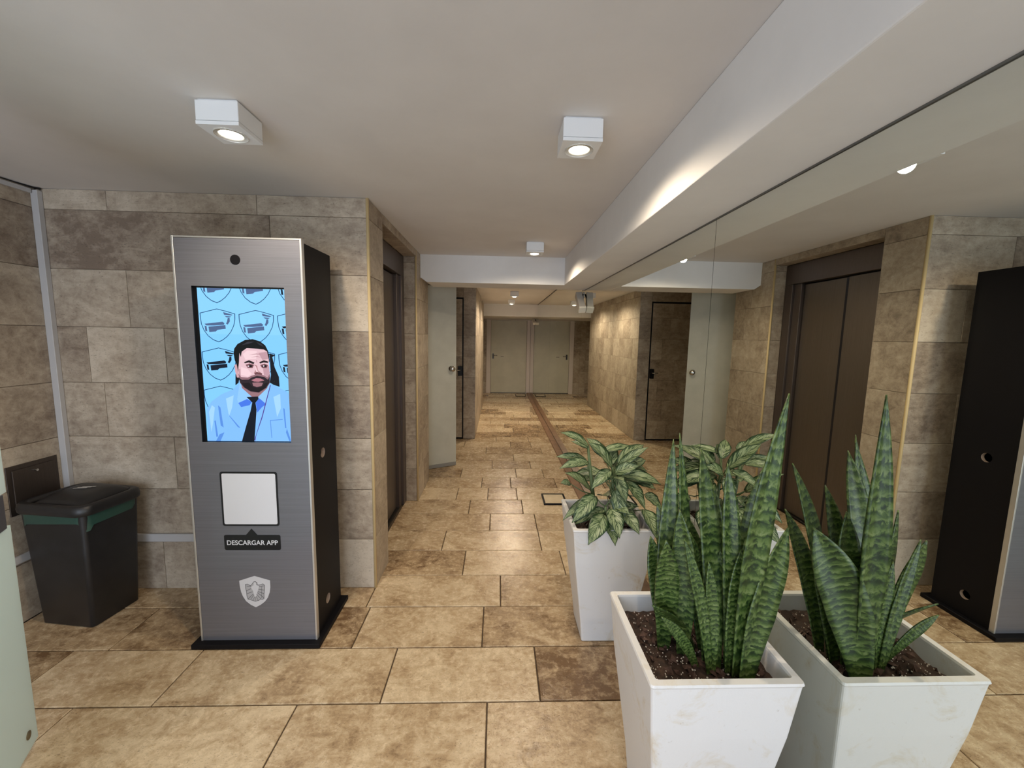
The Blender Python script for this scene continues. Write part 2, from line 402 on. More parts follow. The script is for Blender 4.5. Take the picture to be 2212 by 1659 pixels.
# left wall
wl = MB().box(XL-.12, XL-.007, YN-.1, YK+.05, 0, ZC)
wall_left = struct(wl.build('wall_left', GROUT_W, origin=(XL-.06, 0, 0)), 'limestone block wall beside the waste bin')
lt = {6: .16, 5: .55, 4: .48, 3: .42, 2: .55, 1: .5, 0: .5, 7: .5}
for r in range(8):
    ys = [YN]; y = YN + rf.uniform(.3, .7)
    while y < 1.45: ys.append(y); y += rf.uniform(.45, .85)
    ys.append(YK)
    for i in range(len(ys)-1):
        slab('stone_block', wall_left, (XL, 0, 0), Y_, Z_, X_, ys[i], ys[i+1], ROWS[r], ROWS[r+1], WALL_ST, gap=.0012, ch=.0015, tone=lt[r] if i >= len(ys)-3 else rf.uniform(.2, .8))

# elevator wall: near pier, lintel, far pier
we = MB()
we.box(XE-.11, XE-.007, YK+.012, E0-.007, 0, ZC)
we.box(XE-.11, XE-.007, E0-.007, E1+.007, EZ+.006, ZC)
we.box(-1.50, XE-.007, E1+.007, YW2-.007, 0, ZC)
wall_el = struct(we.build('wall_elevator', GROUT_W, origin=(XE-.06, 3.0, 0)), 'limestone wall around the elevator opening')
pt = [.60, .42, .52, .40, .52, .28, .62, .32]; ft = [.50, .46, .50, .55, .46, .40, .52, .35]
for r in range(8):
    slab('stone_block', wall_el, (XE, 0, 0), Y_, Z_, X_, YK+.012, E0, ROWS[r], ROWS[r+1], WALL_ST, gap=.001, ch=.0012, tone=pt[r])
    js = {0: [3.7], 1: [3.62, 3.85], 2: [3.78], 3: [3.60], 4: [3.70], 5: [3.58, 3.80], 6: [3.72], 7: [3.66]}[r]
    ys = [E1] + js + [YW2]
    for i in range(len(ys)-1):
        slab('stone_block', wall_el, (XE, 0, 0), Y_, Z_, X_, ys[i], ys[i+1], ROWS[r], ROWS[r+1], WALL_ST, gap=.001, ch=.0012, tone=rf.uniform(.3, .7))
    # reveal of the opening on the far side, facing the camera
    slab('stone_block', wall_el, (0, E1, 0), X_, Z_, -Y_, XE-ED, XE-.014, ROWS[r], min(ROWS[r+1], EZ), WALL_ST, gap=.001, ch=.0012, tone=ft[r])
slab('stone_block', wall_el, (XE, 0, 0), Y_, Z_, X_, E0, 2.95, EZ, ZC, WALL_ST, gap=.001, ch=.001, tone=.34)
slab('stone_block', wall_el, (XE, 0, 0), Y_, Z_, X_, 2.95, E1, EZ, ZC, WALL_ST, gap=.001, ch=.001, tone=.42)
slab('stone_block', wall_el, (0, 0, EZ), X_, Y_, -Z_, XE-ED, XE, E0, E1, WALL_ST, gap=.001, ch=.001, tone=.36)
slab('stone_block', wall_el, (0, E0, 0), X_, Z_, Y_, XE-ED, XE, 0, EZ, WALL_ST, gap=.001, ch=.001, tone=.4)
# wall that closes the side room and carries the stone-clad door
wd = MB(); wd.box(-1.60, -1.50, E1, YD+.1, 0, ZC); wd.box(-1.50, XH-.007, YD+.007, YD+.12, 0, ZC)
wall_nk = struct(wd.build('wall_niche', GROUT_W, origin=(-1.0, YD, 0)), 'limestone wall around the stone-clad service door')
for r in range(8):
    slab('stone_block', wall_nk, (0, YD, 0), X_, Z_, -Y_, -.483, XH, ROWS[r], ROWS[r+1], WALL_ST, gap=.001, ch=.0012, tone=[.40, .42, .38, .42, .40, .36, .45, .5][r])
    slab('stone_block', wall_nk, (0, YD, 0), X_, Z_, -Y_, -1.50, -1.06, ROWS[r], ROWS[r+1], WALL_ST, gap=.001, ch=.0012)
for a, b in ((-1.06, -.80), (-.80, -.483)):
    slab('stone_block', wall_nk, (0, YD, 0), X_, Z_, -Y_, a, b, 1.985, ZC, WALL_ST, gap=.001, ch=.0012, tone=.4)
# corridor wall on the left
wh = MB().box(XH-.12, XH-.007, YD+.02, YQ, 0, ZC)
wall_h = struct(wh.build('wall_corridor', GROUT_W, origin=(XH-.06, 7, 0)), 'corridor wall of small limestone blocks in warm light')
for r in range(8):
    ys = [YD]; y = YD + rf.uniform(.18, .4)
    while y < YQ-.12: ys.append(y); y += rf.choice((.16, .2, .27, .34, .45, .5))
    ys.append(YQ)
    for i in range(len(ys)-1):
        slab('stone_block', wall_h, (XH, 0, 0), Y_, Z_, X_, ys[i], ys[i+1], ROWS[r], ROWS[r+1], WALL_ST, gap=.0012, ch=.0015, tone=rf.choice((.4, .52, .6, .68, .8)))
# end wall
wen = MB(); wen.box(-1.30, -.30, YEND+.007, YEND+.1, 0, ZC); wen.box(-.30, XM+.08, YEND+.06, YEND+.1, 0, ZC); wen.box(-1.30, -1.20, YQ-.1, YEND, 0, ZC); wen.box(-1.3, XH-.12, YQ-.1, YQ, 0, ZC)
wall_end = struct(wen.build('wall_end', GROUT_W, origin=(0, YEND, 0)), 'end wall of the corridor beside the cream door')
for r in range(7):
    for a, b in ((-1.2, -.62), (-.62, -.30)):
        slab('stone_block', wall_end, (0, YEND, 0), X_, Z_, -Y_, a, b, ROWS[r], min(ROWS[r+1], 1.90), WALL_ST, gap=.001, ch=.0012, tone=rf.choice((.35, .45, .5, .6)))
# mirror wall and the entrance wall behind the camera
struct(MB().box(XM+.008, XM+.08, YN-.1, YEND+.1, 0, ZC).build('wall_right', PLASTER), 'wall behind the mirrors')
wf = MB(); wf.box(XL-.1, -2.20, YN-.1, YN, 0, ZC); wf.box(.30, XM+.08, YN-.1, YN, 0, ZC); wf.box(-2.20, .30, YN-.1, YN, 2.05, ZC)
struct(wf.build('wall_front', PLASTER), 'entrance wall with a wide opening to daylight')

# vertical bullnose edges
for n_, (x, y, z1, lab) in enumerate(((XE-.004, YK+.004, ZC, 'golden rounded stone edge at the kiosk wall corner'), (XE-.007, E1+.004, ZC, 'golden rounded stone edge beside the elevator'))):
    struct(MB().tube([(x, y, 0), (x, y, z1)], .0085, 10).build('trim_%d' % (n_+4), BROWNEDGE, smooth=True), lab)
# mirror panels
panels = [(-1.8, 1.576, ZB), (1.576, 4.065, ZB), (4.065, 6.50, ZC), (6.50, 8.98, ZC), (8.98, YEND, 1.90)]
plab = ['tall wall mirror panel beside the front planter', 'wall mirror panel reflecting the elevator and the open green door', 'wall mirror panel in the corridor mouth reflecting the lit stone wall',
        'wall mirror panel halfway down the corridor', 'narrow wall mirror panel beside the cream end door']
for (a, b, zt), lb in zip(panels, plab):
    root = empty('wall_mirror', (XM, (a+b)/2, .02))
    MB().box(XM, XM+.004, a+.0012, b-.0012, .022, zt-.002).build('mirror_glass', MIRROR, root)
    MB().box(XM+.0042, XM+.008, a, b, .02, zt).build('backing', MIRROR_EDGE, root)
    tag(root, lb, 'mirror', 'mirror panels of the right wall')
struct(MB().box(XM-.004, XM-.0005, YN, 3.95, ZB-.0045, ZB).build('trim_6', plain('grey_channel', (.16, .16, .15), .4, .5)), 'dark metal channel along the mirror top')
struct(MB().box(XM-.006, XM-.0005, 4.065, YH, ZC-.008, ZC).build('trim_7', DARK_TRIM), 'dark channel where the corridor mirror meets the ceiling')
struct(MB().box(.752, XM-.0003, YN, YEND, -.004, .018, .003).build('baseboard_right', KERB), 'low brown stone kerb along the foot of the mirrors')

# ------------------------------------------------------------------ doors
d1 = struct(empty('door_1', (XE-ED, 2.95, 0)), 'bronze steel elevator doors in a stone recess')
xf = XE-ED
MB().box(xf-.10, xf, E0, E1, 1.935, EZ-.002, .002).build('header', LIFT_F, d1)
MB().box(xf-.10, xf, E1-.085, E1-.001, 0, 1.934, .002).build('jamb', LIFT_F, d1)
MB().box(xf-.10, xf-.018, E1-.165, E1-.086, 0, 1.934, .002).build('jamb', LIFT_F, d1)
MB().box(xf-.10, xf, E0+.001, E0+.07, 0, 1.934, .002).build('jamb', LIFT_F, d1)
MB().box(xf-.075, xf-.045, 2.855, E1-.168, .012, 1.925, .003).build('door_panel', LIFT, d1)
MB().box(xf-.055, xf-.028, E0+.072, 2.835, .012, 1.925, .003).build('door_panel', LIFT, d1)
MB().box(xf-.062, xf-.035, 2.832, 2.862, .012, 1.925, .002).build('edge_strip', plain('lift_seam', (.03, .032, .045), .35, .7), d1)
MB().box(xf-.14, xf-.101, E0-.04, E1+.04, -.02, ZC+.02).build('light_leak_plate', LIFT_F, d1)  # added plate behind the doors, stops outside light leaking through the gaps
MB().box(xf-.10, xf-.02, E0, E1, 0.0, .010, .002).build('sill', DARK_TRIM, d1)

# open pale green door at the mouth of the side room
d2 = struct(empty('door_2', (-.78, 4.254, 0)), 'pale green painted door standing ajar beside the stone wall')
fx, fy, hx, hy = -.459, 4.433, -1.10, 4.076
dv = Vector((fx-hx, fy-hy, 0)); dl = dv.length; dv.normalize(); dn = Vector((dv.y, -dv.x, 0))     # dn faces the camera
def door_box(mb, s0, s1, t0, t1, z0, z1):
    V = [Vector((hx, hy, 0)) + dv*s + dn*t + Vector((0, 0, z)) for z in (z0, z1) for (s, t) in ((s0, t0), (s1, t0), (s1, t1), (s0, t1))]
    return mb.add(V, [(0, 1, 2, 3), (7, 6, 5, 4), (4, 5, 1, 0), (5, 6, 2, 1), (6, 7, 3, 2), (7, 4, 0, 3)])
door_box(MB(), 0, dl, -.04, 0, .045, 1.975).build('door_leaf', DOOR_G, d2)
door_box(MB(), 0, dl, -.041, .002, .006, .044).build('kick_strip', plain('grey_kick_strip', (.25, .24, .22), .5), d2)
kp = Vector((hx, hy, 1.10)) + dv*(dl-.06)
def disc_rings(c, n, prof, seg=20):
    n = Vector(n).normalized(); a = n.orthogonal().normalized(); b = n.cross(a); c = Vector(c)
    return [[c + n*h + r*(math.cos(2*math.pi*k/seg)*a + math.sin(2*math.pi*k/seg)*b) for k in range(seg)] for (r, h) in prof]
kb = MB().loft(disc_rings(kp, dn, [(.030, .0), (.030, .006), (.014, .010), (.013, .03), (.026, .038), (.031, .052), (.026, .064), (.012, .070)]), True, True).build('knob', CHROME, d2, True)
for z in (.25, 1.75): door_box(MB(), -.012, .0, -.012, .004, z, z+.1).build('hinge', CHROME, d2)

# stone-clad service door
d3 = struct(empty('door_3', (-.77, YD, 0)), 'stone-clad service door outlined by a dark steel frame')
MB().box(-1.06, -.483, YD+.002, YD+.006, .0, 1.985).build('door_core', DARK_TRIM, d3)
fr = MB(); fr.box(-.497, -.4835, YD-.004, YD+.002, 0, 1.984); fr.box(-1.06, -.4975, YD-.004, YD+.002, 1.965, 1.984); fr.box(-1.06, -1.047, YD-.004, YD+.002, 0, 1.9645); fr.box(-1.0465, -.4975, YD-.004, YD+.002, 0, .018)
fr.build('frame', BLACK, d3)
for r in range(7):
    z0, z1 = max(ROWS[r], .02), min(ROWS[r+1], 1.963)
    m_ = [-.78, -.70, -.62, -.85, -.66, -.76, -.80][r]
    for a, b in ((-1.045, m_), (m_, -.499)):
        slab('stone_block', d3, (0, YD-.003, 0), X_, Z_, -Y_, a, b, z0, z1, WALL_ST, th=.003, gap=.001, ch=.0008, tone=rf.uniform(.35, .62))
lk = MB().box(-.553, -.499, YD-.034, YD-.0035, .905, 1.04, .003).build('lock_case', BLACK_S, d3)
MB().tube([(-.525, YD-.034, .985), (-.525, YD-.055, .985), (-.60, YD-.058, .985)], .007, 8).build('lever', CHROME, lk, True)

# cream end door with frame
d4 = struct(empty('door_4', (.27, YEND, 0)), 'cream door with a white frame at the end of the corridor')
MB().box(-.185, .735, YEND+.004, YEND+.05, .015, 1.885, .003).build('door_leaf', DOOR_C, d4)
MB().box(-.30, -.19, YEND-.012, YEND+.05, 0, 1.90, .003).build('frame', FRAME_P, d4)
MB().box(.74, XM-.002, YEND-.012, YEND+.05, .02, 1.90, .003).build('frame', FRAME_P, d4)
MB().box(-.19, .74, YEND-.004, YEND+.05, 1.887, 1.90).build('frame', FRAME_P, d4)
MB().box(-.19, .74, YEND-.006, YEND+.05, 0.0, .014).build('gap_shade_strip', DARK_TRIM, d4)  # dark strip put in as the shade of the gap under the leaf
hb = MB().box(-.145, -.105, YEND-.006, YEND+.0035, .90, 1.03, .002).build('handle_plate', DARK_TRIM, d4)
MB().tube([(-.125, YEND-.006, .985), (-.125, YEND-.045, .985), (-.02, YEND-.05, .985)], .009, 8).build('lever', CHROME, hb, True)
MB().box(.07, .15, YEND-.001, YEND+.0038, .955, .965).build('slot', DARK_TRIM, d4)

# ------------------------------------------------------------------ ceiling spotlights
LIGHTM = emit('lamp_glow', (1.0, .93, .74), 14)
def spotlight(cx, cyy, label, pw=1.0, ZC=ZC, dome=.005, light_name='spot'):
    s = .064; zt, zb = ZC-.004, ZC-.074
    r = empty('ceiling_spotlight', (cx, cyy, ZC-.074)); tag(r, label, 'spotlight', 'square surface spotlights on the ceiling')
    MB().box(cx-s+.006, cx+s-.006, cyy-s+.006, cyy+s-.006, ZC-.0045, ZC).build('mounting_plate', LAMPW, r)
    MB().box(cx-s, cx+s, cyy-s, cyy+s, zb+.012, zt, .0015).build('housing', LAMPW, r)
    # lower cap with a round opening
    n = 32; mb = MB()
    def sq(h, rad, z):
        out = []
        for k in range(n):
            a = 2*math.pi*(k+.5)/n - math.pi/4 - math.pi/n
            c, q = math.cos(a), math.sin(a); m_ = max(abs(c), abs(q)); out.append(Vector((cx + h*c/m_, cyy + h*q/m_, z)) if rad is None else Vector((cx + rad*c, cyy + rad*q, z)))
        return out
    mb.loft([sq(s, None, zb+.0105), sq(s, None, zb), sq(0, .047, zb), sq(0, .047, zb+.010)])
    mb.build('lower_cap', LAMPW, r)
    rings = disc_rings((cx, cyy, zb-.003), (0, 0, 1), [(.047, 0), (.047, .003), (.036, .001), (.033, .006), (.030, .010)], 28)
    MB().loft(rings).build('trim_ring', LAMPRING, r, True)
    d_ = dome
    MB().loft(disc_rings((cx, cyy, zb-d_), (0, 0, 1), [(.006, 0), (.018, .12*d_), (.027, .4*d_), (.0300, d_), (.0300, d_+.004)], 28), True, True).build('lens', LIGHTM, r, True)
    ld = bpy.data.lights.new(light_name, 'SPOT'); ld.energy = SPOT_W*pw; ld.color = WARM; ld.spot_size = math.radians(168); ld.spot_blend = .55; ld.shadow_soft_size = .025
    lo = bpy.data.objects.new(light_name, ld); COL.objects.link(lo); lo.parent = r; lo.location = (0, 0, -.012)
    return r
spotlight(-.865, 1.400, 'white square ceiling spotlight in front of the kiosk', dome=.0012)
spotlight(.262, 1.420, 'white square ceiling spotlight over the front planter beside the long beam', dome=.0012)
spotlight(.263, 3.104, 'white square ceiling spotlight just before the cross beam', 1.3)
spotlight(.240, 6.30, 'white square ceiling spotlight in the corridor, first beyond the cross beam', 3.2, dome=.012)
spotlight(.240, 7.66, 'white square ceiling spotlight in the corridor nearest the cream door', 3.2, dome=.012)
# behind the camera: its scallop of light shows on the long beam at the top edge of the photograph
spotlight(.262, -.26, 'white square ceiling spotlight near the entrance beside the long beam', light_name='spot_entrance_offscreen')

# ------------------------------------------------------------------ kiosk
KX0, KX1, KY, KYB, KZ0, KZ1 = -1.360, -.829, 1.765, 2.064, .023, 1.845
K = tag(empty('intercom_kiosk', (-1.095, 1.90, 0)), 'tall dark grey video kiosk with a lit portrait screen', 'kiosk')
MB().box(-1.389, -.8075, 1.737, 2.096, 0, KZ0, .002).build('base_plate', BLACK, K)
SX0, SX1, SZ0, SZ1 = -1.292, -.909, .970, 1.642
# front panel: one sheet with the screen cut-out
fp = MB(); g0, g1 = KX0+.009, KX1-.009; h0, h1 = KZ0+.001, KZ1-.008
def quadY(mb, x0, x1, z0, z1, y): mb.add([(x0, y, z0), (x1, y, z0), (x1, y, z1), (x0, y, z1)], [(0, 1, 2, 3)])
for (a, b, c, d) in ((g0, SX0, h0, h1), (SX1, g1, h0, h1), (SX0, SX1, h0, SZ0), (SX0, SX1, SZ1, h1)): quadY(fp, a, b, c, d, KY+.001)
front = fp.build('front_panel', KIOSK_F, K)
al = MB()
al.box(KX0, KX0+.008, KY-.0015, KY+.022, KZ0, KZ1, .001); al.box(KX1-.008, KX1, KY-.0015, KY+.022, KZ0, KZ1, .001); al.box(KX0+.008, KX1-.008, KY-.0015, KY+.022, KZ1-.007, KZ1, .001)
al.build('aluminium_edge', ALU, K)
# screen recess
rc = MB(); dp = KY+.016
for q in (((SX0, SZ0), (SX0, SZ1)), ((SX0, SZ1), (SX1, SZ1)), ((SX1, SZ1), (SX1, SZ0)), ((SX1, SZ0), (SX0, SZ0))):
    (a, b), (c, d) = q; rc.add([(a, KY+.0015, b), (c, KY+.0015, d), (c, dp+.002, d), (a, dp+.002, b)], [(0, 1, 2, 3)])
rc.build('screen_recess', BLACK_S, K)
# carcass with two round cable holes in the right cheek
def holed_side(mb, x, y0, y1, z0, z1, holes, r):
    half = .045; zs = [z0]
    for (hy_, hz) in holes:
        n = 24
        ang = [2*math.pi*k/n for k in range(n)]
        sqp = []; crp = []
        for a in ang:
            c, s = math.cos(a), math.sin(a); m_ = max(abs(c), abs(s))
            sqp.append(Vector((x, hy_+half*c/m_, hz+half*s/m_))); crp.append(Vector((x, hy_+r*c, hz+r*s)))
        mb.loft([sqp, crp])
        for (a, b) in ((y0, hy_-half), (hy_+half, y1)): mb.add([(x, a, hz-half), (x, b, hz-half), (x, b, hz+half), (x, a, hz+half)], [(0, 1, 2, 3)])
        zs += [hz-half, hz+half]
    zs.append(z1)
    for i in range(0, len(zs), 2): mb.add([(x, y0, zs[i]), (x, y1, zs[i]), (x, y1, zs[i+1]), (x, y0, zs[i+1])], [(0, 1, 2, 3)])
bx0, bx1, by0, bz1 = KX0+.006, KX1-.006, KY+.023, KZ1-.012
holes = [(1.908, .135), (1.908, .885)]
bd = MB(); holed_side(bd, bx1, by0, KYB, KZ0, bz1, holes, .024)
bd.add([(bx0, by0, KZ0), (bx0, KYB, KZ0), (bx0, KYB, bz1), (bx0, by0, bz1)], [(0, 3, 2, 1)])
bd.add([(bx0, KYB, KZ0), (bx1, KYB, KZ0), (bx1, KYB, bz1), (bx0, KYB, bz1)], [(0, 3, 2, 1)])
bd.add([(bx0, by0, bz1), (bx1, by0, bz1), (bx1, KYB, bz1), (bx0, KYB, bz1)], [(0, 1, 2, 3)])
bd.add([(bx0, by0, KZ0), (bx1, by0, KZ0), (bx1, by0, bz1), (bx0, by0, bz1)], [(0, 1, 2, 3)])
body = bd.build('cabinet', BLACK, K)
for (hy_, hz) in holes:
    MB().loft(disc_rings((bx1, hy_, hz), (-1, 0, 0), [(.024, 0), (.024, .018)], 24)).build('cable_hole', MDF, body)
# camera eye and a small clear sensor window
MB().loft(disc_rings((-1.104, KY+.001, 1.7525), (0, -1, 0), [(.0205, -.002), (.0205, .002), (.0195, .003)], 28), False, True).build('camera_lens', BLACK, K)
# print on the panel
PY = KY - .0004
def kplate(name, pts, mat, parent, y=PY, th=.0008): return MB().poly(pts, lambda x, z: (x, y, z), lambda x, z: (x, y+th, z)).build(name, mat, parent)
def rr2(x0, x1, z0, z1, r, n=5):
    out = []
    for (cx, cz, a0) in ((x1-r, z1-r, 0), (x0+r, z1-r, 90), (x0+r, z0+r, 180), (x1-r, z0+r, 270)):
        out += [(cx+r*math.cos(math.radians(a0+90*k/n)), cz+r*math.sin(math.radians(a0+90*k/n))) for k in range(n+1)]
    return out
PRINT_K = plain('print_black', (.006, .006, .009), .3); PRINT_W = plain('print_white', (.70, .70, .74), .45)
lab = kplate('label_border', rr2(-1.227, -.977, .584, .836, .010), PRINT_K, K)
kplate('label_field', rr2(-1.219, -.985, .592, .828, .007), PRINT_W, lab, PY-.0004, .0003)
tagp = kplate('caption_plate', rr2(-1.226, -.976, .469, .541, .008)[:6] + [(-1.078, .541), (-1.103, .571), (-1.128, .541)] + rr2(-1.226, -.976, .469, .541, .008)[6:], PRINT_K, K)
cu = bpy.data.curves.new('caption', 'FONT'); cu.body = 'DESCARGAR APP'; cu.size = .0325; cu.align_x = 'CENTER'; cu.align_y = 'CENTER'; cu.offset = .0006
to = bpy.data.objects.new('caption_tmp', cu); COL.objects.link(to)
dg = bpy.context.evaluated_depsgraph_get(); tm = bpy.data.meshes.new_from_object(to.evaluated_get(dg)); bpy.data.objects.remove(to)
xs_ = [v.co.x for v in tm.vertices]; k_ = .226/(max(xs_)-min(xs_)); mx_ = (max(xs_)+min(xs_))/2
ys_ = [v.co.y for v in tm.vertices]; my_ = (max(ys_)+min(ys_))/2
for v in tm.vertices: v.co = Vector(((v.co.x-mx_)*k_, 0, (v.co.y-my_)*k_*1.05))
tm.update(); tm.materials.clear()
link('lettering', tm, PRINT_W, tagp, (-1.101, PY-.0006, .5045))
# shield emblem with an eagle
EM = [(1, 78), (70, 56), (70, 22), (66, -2), (56, -29), (42, -48), (22, -64), (0, -76), (-22, -64), (-43, -45), (-56, -21), (-63, 1), (-67, 28), (-68, 55)]
sh = kplate('shield_emblem', [(-1.103+x/1000, .265+z/1000) for x, z in EM], plain('emblem_white', (.62, .61, .64), .45), K)
EMG = plain('emblem_grey', (.17, .165, .175), .5); EMP = plain('emblem_pale_grey', (.42, .41, .43), .5)
def ribbon(pts, w, closed=True):
    q = []; n = len(pts)
    for i in range(n if closed else n-1):
        a, b = Vector(pts[i]), Vector(pts[(i+1) % n]); d = (b-a)
        if d.length < 1e-9: continue
        d.normalize(); o = Vector((-d.y, d.x))*w/2; e = d*w*.35
        q.append([a-e-o, b+e-o, b+e+o, a-e+o])
    return q
EW = [(-41, 37), (-32, 39), (-24, 34), (-17, 32), (-11, 39), (-3, 50), (5, 51), (11, 46), (12, 35), (22, 34), (38, 40), (45, 33), (43, 14), (40, -11), (39, -33), (31, -37), (23, -35), (15, -42), (-1, -46), (-13, -42), (-22, -38), (-33, -36), (-37, -20), (-38, 1), (-41, 21)]
EB = [(-3, 48), (6, 47), (7, 34), (20, 28), (15, 12), (9, -6), (4, -24), (-1, -27), (-6, -13), (-8, 6), (-16, 20), (-14, 28), (-5, 32)]
def emb(p): return (-1.103+p[0]/1000, .265+p[1]/1000)
mb = MB()
for lns, w, cl in ((EW, 2.6, True), ([(-34, 28), (-17, 27)], 3, False), ([(-37, 7), (-18, 16)], 3, False), ([(-35, -8), (-12, 1)], 3, False), ([(-32, -33), (-8, -10)], 3, False), ([(-20, -34), (-5, -14)], 2.5, False),
                   ([(-11, -40), (-2, -24)], 2, False), ([(0, -43), (1, -24)], 2, False), ([(12, -40), (4, -22)], 2, False), ([(24, -33), (7, -12)], 2.5, False), ([(38, -28), (12, -4)], 3, False), ([(40, -8), (14, 2)], 3, False), ([(42, 9), (18, 13)], 3, False), ([(40, 30), (21, 26)], 3, False), ([(31, 26), (29, -30)], 2, False)):
    for q in ribbon(lns, w, cl): mb.add([(*[emb(p)[0]], PY-.0006, emb(p)[1]) for p in q], [(0, 1, 2, 3)])
mb.build('eagle_lines', EMG, sh)
kplate('eagle_wings', [emb(p) for p in EW], EMP, sh, PY-.0003, .0002)
kplate('eagle_body', [emb(p) for p in EB], MATS['emblem_white'], sh, PY-.0005, .0001)

# what the screen shows (flat, lit)
SC_X, SC_Z, SC_Y = -1.284, .972, dp
def clip(poly, u0=4, u1=374, v0=0, v1=664):
    def cut(P, f, g):
        out = []
        for i in range(len(P)):
            a, b = P[i], P[(i+1) % len(P)]
            if f(a): out.append(a)
            if f(a) != f(b): out.append(g(a, b))
        return out
    def gx(x): return lambda a, b: (x, a[1] + (b[1]-a[1])*(x-a[0])/(b[0]-a[0]))
    def gy(y): return lambda a, b: (a[0] + (b[0]-a[0])*(y-a[1])/(b[1]-a[1]), y)
    for f, g in ((lambda p: p[0] >= u0, gx(u0)), (lambda p: p[0] <= u1, gx(u1)), (lambda p: p[1] >= v0, gy(v0)), (lambda p: p[1] <= v1, gy(v1))):
        if len(poly) < 3: return []
        poly = cut(poly, f, g)
    return poly
_layer = [0]
def pic(name, polys, col, parent, s=1.0):
    _layer[0] += 1; y = SC_Y - .00012*_layer[0]; mb = MB()
    mat = emit('screen_'+name, srgb(*col), s); to3 = lambda u, v: (SC_X+u/1000, y, SC_Z+v/1000)
    for p in polys:
        if isinstance(p, dict):                       # ring: outer and inner outline
            mb = MB(); ids = {}; O, I = p['o'], p['i']; n = len(O)
            for i in range(n):
                q = clip([O[i], O[(i+1) % n], I[(i+1) % n], I[i]])
                if len(q) < 3: continue
                f = []
                for v in q:
                    k = (round(v[0], 3), round(v[1], 3))
                    if k not in ids: ids[k] = len(mb.V); mb.V.append(Vector(to3(*k)))
                    if ids[k] not in f: f.append(ids[k])
                if len(f) > 2: mb.F.append(tuple(f))
            if mb.F: mb.build(name, mat, parent)
            continue
        p = clip([tuple(q) for q in p])
        if len(p) >= 3: MB().poly(p, to3).build(name, mat, parent)
screen = MB().poly([(-8, -2), (375, -2), (375, 670), (-8, 670)], lambda u, v: (SC_X+u/1000, SC_Y+.001, SC_Z+v/1000)).build('screen', BLACK_S, K)
screen['label'] = 'lit screen showing a man in a blue shirt before a wall of camera badges'
pic('backdrop', [[(4, 0), (374, 0), (374, 664), (4, 664)]], (128, 200, 255), screen)
pic('backdrop_glow', [[(4, 470), (374, 470), (374, 664), (4, 664)]], (136, 205, 255), screen)
SH = [(81, 578), (119, 569), (157, 558), (156, 534), (149, 506), (135, 479), (118, 459), (99, 444), (81, 435), (58, 444), (37, 461), (21, 485), (12, 511), (9, 539), (9, 559)]
CAMS = [[(26, 513), (102, 523), (110, 517), (107, 510), (66, 506), (33, 506)], [(42, 501), (113, 509), (114, 493), (79, 488), (72, 481), (44, 478)], [(26, 505), (34, 503), (36, 481), (28, 482)], [(107, 564), (147, 553), (140, 550), (110, 553)], [(112, 548), (140, 546), (132, 541), (120, 542)], [(125, 540), (133, 539), (133, 525), (123, 511), (116, 515), (121, 524)]]
outl, camd, caml = [], [], []
for row in range(-1, 3):
    for colm in range(3):
        dx, dy = 162*colm - 3*row, -3*colm - 166*row
        sft = lambda P: [(x+dx, y+dy) for x, y in P]
        cxs, cys = 82+dx, 512+dy; ring_ = sft(SH)
        outl.append({'o': ring_, 'i': [(cxs+(x-cxs)*.957, cys+(y-cys)*.957) for x, y in ring_]})
        if row < 2: (camd if (row == 1 or colm == 2) else caml).extend(sft(c) for c in CAMS)
pic('badge_outline', outl, (22, 62, 104), screen)
pic('camera_badge_dark', camd, (16, 26, 44), screen)
pic('camera_badge', caml, (78, 100, 140), screen)
pic('chair_back', [[(143, 299), (159, 280), (154, 260), (140, 249)], [(293, 391), (317, 383), (304, 375), (312, 330), (328, 289), (329, 245), (304, 253), (287, 263), (294, 297), (293, 350)]], (18, 20, 30), screen)
pic('shirt', [[(8, 0), (12, 143), (32, 175), (78, 209), (128, 230), (159, 262), (168, 235), (215, 200), (275, 239), (286, 260), (322, 243), (361, 222), (372, 206), (373, 143), (373, 0)]], (128, 186, 250), screen)
pic('shirt_fold', [[(60, 160), (70, 150), (78, 60), (66, 70)], [(59, 30), (80, 39), (61, 0), (42, 0)], [(352, 58), (368, 3), (360, 1), (347, 41)], [(100, 120), (104, 118), (150, 60), (140, 62)], [(40, 90), (46, 92), (52, 20), (44, 18)], [(310, 130), (316, 128), (330, 170), (324, 168)], [(340, 150), (346, 148), (350, 60), (344, 62)], [(280, 96), (335, 101), (336, 98), (282, 93)], [(280, 96), (283, 95), (286, 15), (283, 15)]], (88, 142, 222), screen)
pic('shirt_sheen', [[(20, 130), (34, 160), (46, 150), (34, 80), (24, 40)], [(96, 190), (130, 205), (120, 150), (104, 110)], [(300, 200), (330, 214), (330, 150), (312, 110)]], (160, 208, 255), screen)
pic('neck', [[(165, 253), (170, 300), (270, 300), (276, 249), (279, 236), (231, 196), (210, 196), (168, 235)]], (150, 112, 118), screen)
pic('collar_shade', [[(148, 171), (182, 191), (207, 177), (196, 162), (159, 153)], [(223, 173), (239, 194), (268, 167), (249, 154), (227, 129)]], (70, 118, 226), screen)
pic('collar', [[(160, 262), (168, 237), (207, 200), (182, 187), (148, 171), (144, 187)], [(286, 259), (275, 238), (233, 198), (250, 184), (268, 167), (284, 222)]], (142, 196, 255), screen)
pic('tie', [[(185, 198), (235, 201), (236, 190), (222, 173), (225, 142), (208, 0), (154, 0), (175, 65), (199, 137), (208, 174)]], (14, 20, 34), screen)
pic('ear', [[(142, 339), (155, 342), (159, 319), (157, 282), (149, 284), (143, 309)]], (206, 160, 168), screen)
